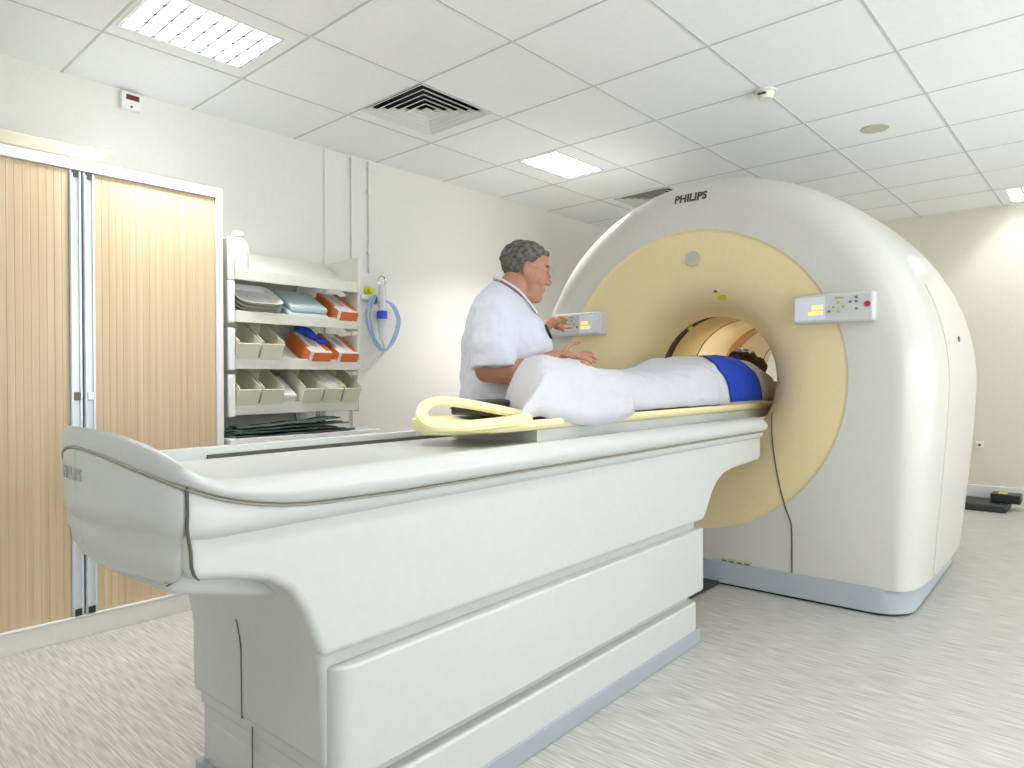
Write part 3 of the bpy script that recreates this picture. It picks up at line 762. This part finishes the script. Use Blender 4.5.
# seam between cap and side
for sg in (-1,):
    b = bmesh.new(); tube(b, [(-.4775, sg * .349, .890), (-.4775, sg * .350, .84), (-.4775, sg * .348, .815), (-.474, sg * .3455, .795), (-.470, sg * .3455, .77), (-.469, sg * .3455, .745), (-.463, sg * .341, .728), (-.45, sg * .333, .716)], .003, 6)
    finish(b, 'cap_seam', M['seam'], T, T, local=True)
# top cover with raised lip
b = bmesh.new(); rings = []
DECK = [(-.545, .986), (-.535, .975), (-.51, .94), (-.48, .912), (-.45, .895), (-.42, .888), (-.38, .885), (3, .884)]
sl = ss + [-.465, -.455, -.44, -.42, -.40, -.37, -.34, -.30, -.25, -.2, -.1, 0, .3, .7, 1.1, 1.6, 2.1, 2.24, 2.27, 2.285, 2.292]
prev = None
for s in sl:
    k = max((s - S0) / (S1 - S0), 0.0)
    fn = interp(PLAN, s) / .362; ff = interp(PLANF, s) / .362
    c = interp(CRE, s); d = interp(DECK, s); top = interp(TOPL, s); dd = .022 * min(1, max(0, (s + .46) / .12))
    if s > 2.26: top -= (s - 2.26) * .4; d -= (s - 2.26) * .4
    hh = top - c
    near = [(-.352, c), (-.366, c + .004), (-.376, c + hh * .25), (-.379, c + hh * .5), (-.372, c + hh * .78), (-.355, top - .004), (-.335, top), (-.31, top * .75 + (d - dd * .4) * .25), (-.27, top * .4 + (d - dd * .5) * .6), (-.2, d - dd * .55), (0, d - dd * .8), (.2, d - dd), (.268, d - dd)]
    gapd = dd + .03 * min(1, max(0, (s + .30) / .12)) if s > -.30 else 0
    gap = [(.274, d - gapd), (.300, d - gapd)]
    far = [(.306, d + (top - d) * .6), (.325, top), (.355, top - .004), (.372, c + hh * .78), (.379, c + hh * .5), (.376, c + hh * .25), (.366, c + .004), (.352, c)]
    extra = 0.0
    rings.append([(s, t_ * (fn if t_ < 0 else ff), h) for t_, h in near + gap + far])
loft(b, rings); finish(b, 'top_cover', M['table'], T, T, local=True, angle=60)
# dark strips paint the shade of the gap beside the far rail
b = BX(-.14, 2.1, .276, .299, .834, .8375); box(b, -.13, 2.1, .2955, .3015, .8375, .871); finish(b, 'rail_slot_shade', M['seam'], T, T, local=True)
b = BX(.02, .13, .212, .230, .8612, .8635); finish(b, 'label', M['speaker'], T, T, local=True)
# crease line under the lip
for sg in (-1, 1):
    b = bmesh.new(); pts = []
    for s in [q for q in sl if q < 2.26]:
        k = max((s - S0) / (S1 - S0), 0.0); wv = interp(PLAN if sg < 0 else PLANF, s)
        pts.append((s - (.001 if k < .01 else 0), sg * (wv * 1.008), interp(CRE, s) - .001))
    tube(b, pts, .0030, 6); finish(b, 'rail_seam', M['crease'], T, T, local=True)
# pedestal
def rbox(s0, s1, t0, t1, h0, h1, name, m, bev=.02):
    b = bmesh.new(); box(b, s0, s1, t0, t1, h0, h1); return finish(b, name, m, T, T, local=True, bevel=bev, seg=4)
def panel(s0, s1, t0, t1, h0, h1, name, r=.045):
    b = bmesh.new(); prism(b, rrect(s0, s1, t0, t1, r, 8), h0, h1, 'z'); return finish(b, name, M['table'], T, T, local=True, bevel=.007, seg=3)
rbox(-.165, 1.57, -.315, .262, .05, .24, 'pedestal_core', M['table'], .012)
panel(-.168, 1.66, -.352, .30, .205, .460, 'middle_side_panel')
panel(-.168, 1.59, -.352, .255, .045, .172, 'lower_side_panel')
rbox(-.185, 1.590, -.358, .266, .0, .060, 'plinth', M['plinth'], .004)
b = bmesh.new(); tube(b, [(-.1885, .032, .490), (-.181, .032, .45), (-.177, .032, .41), (-.1755, .032, .24)], .002, 6); finish(b, 'end_seam', M['seam'], T, T, local=True)
rbox(-.1765, -.174, -.018, -.015, .06, .235, 'end_seam', M['seam'], .0005)
# embossed lettering round the end cap
b = text_bm('PHILIPS', .036, .001, .0006)
for v in b.verts:
    x, y, z = v.co; tt = -x + .02; s = interp([(q[1], q[0]) for q in PLAN], abs(tt)); v.co = (s - .001 - z, tt, .888 + y)
finish(b, 'lettering', M['emboss'], T, T, local=True, smooth=False)
# pallet
def pallet():
    b = bmesh.new(); rings = []
    for s in [.425, .43, .44, .46, .49, .53, .58, .64, 1, 2, 3, 3.25]:
        wv = .215 if s >= .64 else .215 * max(math.sqrt(max(1 - ((.64 - s) / .215) ** 2, 0)), .06)
        top = []; n = 10
        for k in range(n + 1):
            u = -1 + 2 * k / n; top.append((s, wv * u, .930 + .018 * abs(u) ** 2.5))
        bot = [(s, wv * (.96 - .0 * k), .0) for k in range(0)]
        P = top + [(s, wv * 1.02, .938), (s, wv * .97, .915), (s, wv * .6, .905), (s, -wv * .6, .905), (s, -wv * .97, .915), (s, -wv * 1.02, .938)]
        rings.append(P)
    loft(b, rings); return b
pal = finish(pallet(), 'pallet', M['cream'], T, T, local=True, angle=60)
b = BX(.72, 3.2, -.195, .195, .866, .912); finish(b, 'pallet_carrier', M['table'], pal, T, local=True)
b = bmesh.new(); tube(b, spline([(.72, -.15, .955), (.60, -.10, .985), (.48, -.04, 1.008), (.40, -.03, 1.005), (.35, -.05, .975), (.34, -.10, .945), (.40, -.16, .94), (.50, -.20, .945), (.62, -.20, .950)], 8, closed=True), .019, 10, closed=True, flat=.8)
finish(b, 'foot_loop', M['cream'], pal, T, local=True)
# positioning pad
t = thing('vacuum_pad', 'black pad lying on the pallet behind the cream loop', 'pad', (.88, -2.03, .962), RZ)
b = BX(-.17, .17, -.02, .15, -.012, .040); finish(b, 'pad', M['dark'], t, t, local=True, bevel=.008)
b = BX(-.172, .172, -.022, .152, .010, .014); finish(b, 'piping', M['black'], t, t, local=True)

# ------------------------------------------------------------------ patient (in couch frame)
def remesh(o, v, sm=4, disp=None):
    r = o.modifiers.new('remesh', 'REMESH'); r.mode = 'VOXEL'; r.voxel_size = v; r.use_smooth_shade = True
    if sm:
        s_ = o.modifiers.new('smooth', 'SMOOTH'); s_.factor = .6; s_.iterations = sm
    if disp:
        tx = bpy.data.textures.new('folds', 'CLOUDS'); tx.noise_scale = disp[1]; tx.noise_depth = 2
        d_ = o.modifiers.new('folds', 'DISPLACE'); d_.texture = tx; d_.strength = disp[0]; d_.mid_level = .5; d_.texture_coords = 'LOCAL'
    return o
PT = thing('person', 'person lying on the couch under a white sheet, head inside the scanner', 'person', (0, -2.10, 0), RZ)
b = bmesh.new()
ZP = .955
ell(b, (3.03, .02, ZP + .13), (.115, .082, .098))                        # skull
ell(b, (2.98, .02, ZP + .165), (.07, .06, .062))                         # face
ell(b, (3.005, .02, ZP + .232), (.018, .013, .018))                      # nose
limb(b, [(2.93, .02, ZP + .10), (2.84, .02, ZP + .10)], [.055, .06])
ell(b, (2.60, 0, ZP + .105), (.22, .14, .085)); ell(b, (2.35, 0, ZP + .105), (.26, .14, .085)); ell(b, (2.08, 0, ZP + .10), (.2, .145, .085))
for sg in (-1, 1):
    limb(b, [(2.05, sg * .09, ZP + .10), (1.62, sg * .09, ZP + .085), (1.58, sg * .09, ZP + .085), (1.2, sg * .085, ZP + .06)], [.088, .06, .058, .042])
    limb(b, [(1.2, sg * .085, ZP + .05), (1.15, sg * .09, ZP + .10), (1.13, sg * .10, ZP + .17)], [.04, .035, .026])
    limb(b, [(2.68, sg * .13, ZP + .09), (2.42, sg * .155, ZP + .055), (2.18, sg * .155, ZP + .055)], [.052, .04, .030])
    ell(b, (2.12, sg * .15, ZP + .045), (.05, .035, .018))
    for k in range(4): limb(b, [(2.09, sg * (.125 + .016 * k), ZP + .045), (2.05 - .008 * (k in (1, 2)), sg * (.123 + .018 * k), ZP + .043), (2.02 - .01 * (k in (1, 2)), sg * (.123 + .018 * k), ZP + .036)], [.009, .008, .007])
    limb(b, [(2.13, sg * .12, ZP + .05), (2.10, sg * .10, ZP + .05), (2.08, sg * .095, ZP + .045)], [.010, .009, .008])
    ell(b, (3.02, .02 + sg * .085, ZP + .13), (.018, .008, .028))
remesh(finish(b, 'body', M['skin'], PT, PT, local=True), .008, 3)
b = bmesh.new(); ell(b, (3.04, .02, ZP + .165), (.125, .10, .122)); ell(b, (2.98, .02, ZP + .24), (.085, .085, .06)); ell(b, (3.0, -.06, ZP + .19), (.10, .05, .06))
remesh(finish(b, 'hair', M['brown_hair'], PT, PT, local=True), .008, 2, (.02, .03))

HT = [(.60, 1.05), (.68, 1.11), (.74, 1.14), (.82, 1.150), (.96, 1.152), (1.08, 1.150), (1.2, 1.13), (1.35, 1.108), (1.5, 1.096), (1.65, 1.102), (1.8, 1.130), (2.0, 1.162), (2.2, 1.184), (2.45, 1.194), (2.62, 1.186), (2.75, 1.16), (2.86, 1.12), (2.95, 1.07)]
WD = [(.60, .17), (.9, .18), (1.3, .195), (1.7, .205), (2.0, .215), (2.5, .222), (2.95, .222)]
def surf(s, u, off=0.0, fold=1.0, base=.950):
    """u from -1 (near edge) to 1 (far edge) over the body"""
    H = interp(HT, s); Wd = interp(WD, s)
    a = u * PI / 2
    e = .62
    tt = math.copysign(abs(math.sin(a)) ** e, a) * (Wd + off); z = base + (H - base) * abs(math.cos(a)) ** e + off
    n_ = noise.noise(Vector((s * 7.5, u * 2.2, 1.7))) * .022 + noise.noise(Vector((s * 18 + u * 6, u * 4, 5))) * .011
    k = fold * math.cos(a * .9)
    z += n_ * k * 1.1; tt += noise.noise(Vector((s * 10, u * 3, 8))) * .014 * fold * abs(math.sin(a))
    return (s, tt, max(z, base - .004))
def cover(s0f, s1f, off, fold, nu=40, ns=110, base=.950, drop=None):
    b = bmesh.new(); R = []
    for i in range(ns + 1):
        row = []
        for j in range(nu + 1):
            u = -1 + 2 * j / nu; s = s0f(u) + (s1f(u) - s0f(u)) * i / ns
            p = surf(s, u, off, fold, base)
            if drop: p = drop(s, u, p)
            row.append(b.verts.new(p))
        R.append(row)
    for i in range(ns):
        for j in range(nu): b.faces.new((R[i][j], R[i + 1][j], R[i + 1][j + 1], R[i][j + 1]))
    return b
SH0 = lambda u: interp([(-1, .64), (-.6, .70), (-.3, .76), (0, .82), (.5, .96), (1, 1.10)], u) + .012 * math.sin(u * 9)
def sheet_drop(s, u, p):
    s_, tt, z = p
    k = min(max((s - SH0(u)) / .13, 0), 1); k = (k * (2 - k)) ** .8
    z = .951 + (z - .951) * k
    if u < -.86 and .75 < s < 1.32:       # corner of the sheet hanging over the pallet edge
        k = (-.86 - u) / .14 * math.sin(PI * (s - .75) / .57) ** .7
        tt -= .022 * min(1, k * 4) + .020 * k; z -= .045 * k - .004
    return (s_, tt, z)
b = cover(SH0, lambda u: 2.26 + .02 * math.sin(u * 7), .004, 1.0, drop=sheet_drop)
o = finish(b, 'bed_sheet', M['sheet'], None, None, angle=180)
def to_world(o):
    o.location = (0, -2.10, 0); o.rotation_euler = (0, 0, RZ)
to_world(o); tag(o, 'rumpled white sheet draped over the lying person from feet to chest', 'sheet')
s_ = o.modifiers.new('thickness', 'SOLIDIFY'); s_.thickness = .004; s_.offset = -1
def sl0(u): return interp([(-1, 2.225), (-.6, 2.14), (-.3, 2.16), (0, 2.27), (.3, 2.40), (1, 2.50)], u)
def sl1(u): return interp([(-1, 2.62), (-.7, 2.57), (-.4, 2.44), (-.2, 2.36), (0, 2.40), (.3, 2.48), (1, 2.62)], u)
b = cover(sl0, sl1, .012, .6, ns=24, nu=50)
o = finish(b, 'body_strap', M['blue'], None, None, angle=180); to_world(o); tag(o, 'bright blue strap wrapped across the lying person at the scanner opening', 'strap')
s_ = o.modifiers.new('thickness', 'SOLIDIFY'); s_.thickness = .004; s_.offset = -1
b = cover(lambda u: 2.12, lambda u: 2.90 - .05 * abs(u), .0, 1.3, ns=60)
o = finish(b, 'gown', M['gown'], PT, PT, angle=180, local=True)
s_ = o.modifiers.new('thickness', 'SOLIDIFY'); s_.thickness = .004; s_.offset = -1
t = thing('head_rest', 'dark grey head rest on the pallet inside the scanner', 'head rest', (2.4, -2.04, 0), RZ)
b = bmesh.new(); prism(b, [(-.17, .95), (.17, .95), (.17, 1.06), (.13, 1.06), (.09, .99), (-.09, .99), (-.13, 1.06), (-.17, 1.06)], .50, .78, 'x')
finish(b, 'cradle', M['btn'], t, t, local=True, bevel=.008)

# ------------------------------------------------------------------ technician (local: x forward, y left, z up)
DR = math.atan2(-.745675, .666302)
PB = (1.34, -1.535, 0)
MAN = thing('person', 'grey-haired man in a white short-sleeved tunic and glasses standing behind the couch', 'person', PB, DR)
def H_(a, sd, up, th=math.radians(14), o=(.128, 0, 1.594)):
    return (o[0] + a * math.cos(th) + up * math.sin(th), o[1] + sd, o[2] - a * math.sin(th) + up * math.cos(th))
HR = Matrix.Rotation(math.radians(14), 4, 'Y')
b = bmesh.new()
ell(b, H_(-.006, 0, .03), (.106, .082, .092), HR)
ell(b, H_(.03, 0, -.02), (.082, .074, .10), HR)
ell(b, H_(.050, 0, -.080), (.058, .062, .068), HR)           # jaw / cheeks
ell(b, H_(.082, 0, -.125), (.026, .030, .024), HR)           # chin
ell(b, H_(.04, 0, -.118), (.058, .056, .040), HR)
ell(b, H_(.098, 0, .022), (.018, .050, .014), HR)            # brow
ell(b, H_(.104, 0, -.020), (.015, .012, .030), HR)           # nose bridge
ell(b, H_(.120, 0, -.042), (.015, .016, .014), HR)
for sg in (-1, 1):
    ell(b, H_(.112, sg * .013, -.046), (.011, .009, .009), HR)
    ell(b, H_(.076, sg * .042, -.050), (.030, .022, .030), HR)   # cheek
    ell(b, H_(.007, sg * .083, -.012), (.020, .009, .034), HR)   # ear
    ell(b, H_(.006, sg * .081, -.034), (.012, .008, .016), HR)
ell(b, H_(.100, 0, -.078), (.013, .024, .0075), HR)          # lips
ell(b, H_(.098, 0, -.091), (.012, .021, .0075), HR)
limb(b, [H_(-.02, 0, -.07), (.075, 0, 1.50), (.05, 0, 1.42)], [.072, .078, .085])
# trunk and legs
for c, r in (((.045, 0, 1.22), (.17, .19, .22)), ((.0, 0, 1.34), (.11, .16, .09)), ((.03, 0, 1.02), (.16, .18, .16))): ell(b, c, r)
for sg in (-1, 1): limb(b, [(0, sg * .095, .93), (.0, sg * .10, .50), (-.01, sg * .105, .10)], [.10, .065, .045])
# arms
sh_r, el_r, wr_r = (-.015, -.215, 1.40), (-.045, -.275, 1.115), (.250, -.230, 1.178)
limb(b, [sh_r, (-.03, -.25, 1.25), el_r], [.045, .05, .052])
limb(b, [el_r, (.06, -.272, 1.105), (.16, -.25, 1.135), wr_r], [.052, .054, .040, .029])
wl = (.275, .50, 1.388)
limb(b, [(0, .19, 1.37), (.09, .33, 1.27), (.20, .43, 1.32), wl], [.045, .045, .038, .028])
def finger(bm, base, dirs, lens, r):
    p = Vector(base); pts = [p.copy()]
    for d, L in zip(dirs, lens): p = p + Vector(d).normalized() * L; pts.append(p.copy())
    limb(bm, pts, [r, r * .95, r * .88, r * .78][:len(pts)])
# right hand: open, palm turned up and inward, fingers ahead
hx = Vector(wr_r)
ell(b, hx + Vector((.055, 0, .0)), (.052, .038, .020), Matrix.Rotation(.15, 4, 'Y'))
for k, (dy, L, up) in enumerate(((.030, .034, .35), (.010, .038, .15), (-.010, .035, -.02), (-.028, .028, -.12))):
    finger(b, hx + Vector((.095, dy, .004 - .004 * k)), [(1, dy * 3, up - .1), (1, dy * 2, up - .35), (1, dy, up - .7)], [L, L * .7, L * .55], .0095)
finger(b, hx + Vector((.03, .03, .012)), [(.7, .45, .75), (.9, .2, .55), (1, 0, .25)], [.040, .034, .028], .0110)
# left hand reaching to the control panel
hl = Vector(wl); hd = Vector((.30, .72, .05)).normalized()
lx = Vector((.35, .93, 0)).normalized(); 
ell(b, hl + lx * .05 + Vector((0, 0, 0)), (.040, .050, .026), Matrix.Rotation(-.3, 4, 'Z'))
for k in range(4):
    q = hl + lx * .088 + Vector((.018 * (1.5 - k) * .35, 0, .026 - .017 * k))
    finger(b, q, [lx + Vector((.25, 0, .15 - .12 * k)), lx * .6 + Vector((.5, 0, -.1)), lx * .2 + Vector((.6, 0, -.4))], [.036 - .003 * abs(k - 1), .026, .02], .0092)
finger(b, hl + Vector((.03, .03, -.018)), [(.8, .4, -.3), (.9, .4, 0), (.9, .3, .1)], [.036, .030, .026], .0108)
remesh(finish(b, 'body', M['skin'], MAN, MAN, local=True), .0045, 3)

# tunic
b = bmesh.new()
TU = [(.80, .0, .195, .215), (.95, .015, .205, .215), (1.06, .032, .213, .222), (1.16, .040, .215, .228), (1.26, .035, .205, .232), (1.34, .026, .178, .232), (1.40, .022, .155, .220), (1.45, .030, .128, .180), (1.49, .042, .104, .128), (1.52, .052, .086, .094), (1.535, .058, .080, .084)]
rings = []
for z, cx_, dx, wy in TU:
    P = []
    for k in range(40):
        a = 2 * PI * k / 40; c_, s_ = math.cos(a), math.sin(a)
        x = cx_ + dx * math.copysign(abs(c_) ** .9, c_); y = wy * math.copysign(abs(s_) ** .9, s_)
        tilt = max(0, (z - 1.36)) / .175
        P.append((x, y, z - tilt * (.09 * (x - cx_ + .08) / .16 + .0)))
    rings.append(P)
loft(b, rings)
limb(b, [(.01, -.13, 1.405), (-.005, -.19, 1.375), (-.02, -.235, 1.28), (-.018, -.268, 1.20)], [.080, .088, .094, .094])
cyl(b, (-.018, -.262, 1.22), (-.014, -.272, 1.125), .092, .100, 28)
limb(b, [(.01, .13, 1.405), (.0, .18, 1.385), (.04, .26, 1.30)], [.08, .088, .085]); cyl(b, (.04, .26, 1.30), (.085, .325, 1.26), .085, .088, 28)
remesh(finish(b, 'tunic', M['tunic'], MAN, MAN, local=True), .007, 5, (.022, .09))
# collar flap
b = bmesh.new()
for sg in (-1, 1):
    tube(b, spline([(-.02, sg * .03, 1.545), (.02, sg * .078, 1.528), (.09, sg * .082, 1.482), (.14, sg * .055, 1.432), (.178, sg * .012, 1.385)], 6), [.009] * 25, 8, flat=.6)
finish(b, 'collar', M['tunic'], MAN, MAN, local=True)
b = bmesh.new(); prism(b, [(.238, 1.262), (.248, 1.262), (.222, 1.325), (.212, 1.325)], -.075, -.050); finish(b, 'pen_clip', M['black'], MAN, MAN, local=True, bevel=.002)
# trousers and shoes
b = bmesh.new(); ell(b, (.0, 0, .92), (.165, .19, .13))
for sg in (-1, 1): limb(b, [(.0, sg * .095, .88), (0, sg * .10, .5), (-.01, sg * .105, .11)], [.118, .088, .075])
remesh(finish(b, 'trousers', M['tunic'], MAN, MAN, local=True), .012, 3)
for sg in (-1, 1):
    b = bmesh.new(); loft(b, [[(x, sg * .105 + y * wd_, z * hh) for y, z in ((-1, .0), (-1, .5), (-.6, 1), (.6, 1), (1, .5), (1, 0))] for x, wd_, hh in ((-.10, .028, .06), (-.07, .040, .09), (.02, .042, .10), (.10, .048, .07), (.16, .045, .05), (.19, .025, .03))])
    finish(b, 'shoe', M['paper'], MAN, MAN, local=True, bevel=.006)
# hair
b = bmesh.new()
bmesh.ops.create_icosphere(b, subdivisions=5, radius=1.0)
dele = []
for v in b.verts:
    x, y, z = v.co
    a, sd, up = x * .118 - .010, y * .091, z * .098 + .028
    # hairline: face is open in front, behind the ear goes down to the nape
    line = interp([(-.14, -.085), (-.06, -.075), (-.025, -.055), (-.012, .005), (.010, .018), (.03, .010), (.045, .030), (.06, .062), (.085, .085), (.15, .09)], a)
    n_ = noise.noise(Vector((x * 5, y * 5, z * 5))); n2 = noise.noise(Vector((x * 16, y * 16, z * 16)))
    sc = 1 + .05 * n_ + .045 * n2
    if up < line + .004 * n2: dele.append(v)
    a, sd, up = a * sc, sd * sc, (up - .03) * sc + .03
    if a > .07 and up > .06: a += .008; up += .004 * n2
    v.co = H_(a, sd, up)
bmesh.ops.delete(b, geom=dele, context='VERTS')
o = finish(b, 'hair', M['hair'], MAN, MAN, local=True, angle=180)
s_ = o.modifiers.new('thickness', 'SOLIDIFY'); s_.thickness = .018; s_.offset = -1
# eyes and brows
for sg in (-1, 1):
    b = bmesh.new(); ell(b, H_(.088, sg * .032, -.004), (.011, .013, .009), HR); finish(b, 'eye', M['paper'], MAN, MAN, local=True)
    b = bmesh.new(); ell(b, H_(.0975, sg * .032, -.006), (.004, .005, .005), HR); finish(b, 'iris', M['dark'], MAN, MAN, local=True)
    b = bmesh.new(); tube(b, [H_(.100, sg * .015, .022), H_(.104, sg * .032, .028), H_(.094, sg * .052, .022)], .0042, 6); finish(b, 'eyebrow', M['hair'], MAN, MAN, local=True)
gl = bmesh.new()
for sg in (-1, 1):
    c = (.122, sg * .034, -.008); R_ = []
    for k in range(20):
        a = 2 * PI * k / 20; R_.append(H_(c[0] - .004 * abs(math.cos(a)), c[1] + .024 * math.cos(a), c[2] + .017 * math.sin(a)))
    tube(gl, R_, .0014, 6, closed=True)
    tube(gl, [H_(.120, sg * .058, -.002), H_(.10, sg * .075, .0), H_(.03, sg * .088, .006), H_(.0, sg * .090, -.004)], .0014, 6)
tube(gl, [H_(.122, -.010, -.004), H_(.128, 0, -.001), H_(.122, .010, -.004)], .0014, 6)
g_ = finish(gl, 'glasses', M['chrome'], MAN, MAN, local=True)
for sg in (-1, 1):
    b = bmesh.new(); loft(b, [[H_(.1215 + dz, sg * .034 + .022 * math.cos(2 * PI * k / 20), -.008 + .0155 * math.sin(2 * PI * k / 20)) for k in range(20)] for dz in (0, .001)])
    finish(b, 'lens', M['lens'], g_, MAN, local=True)
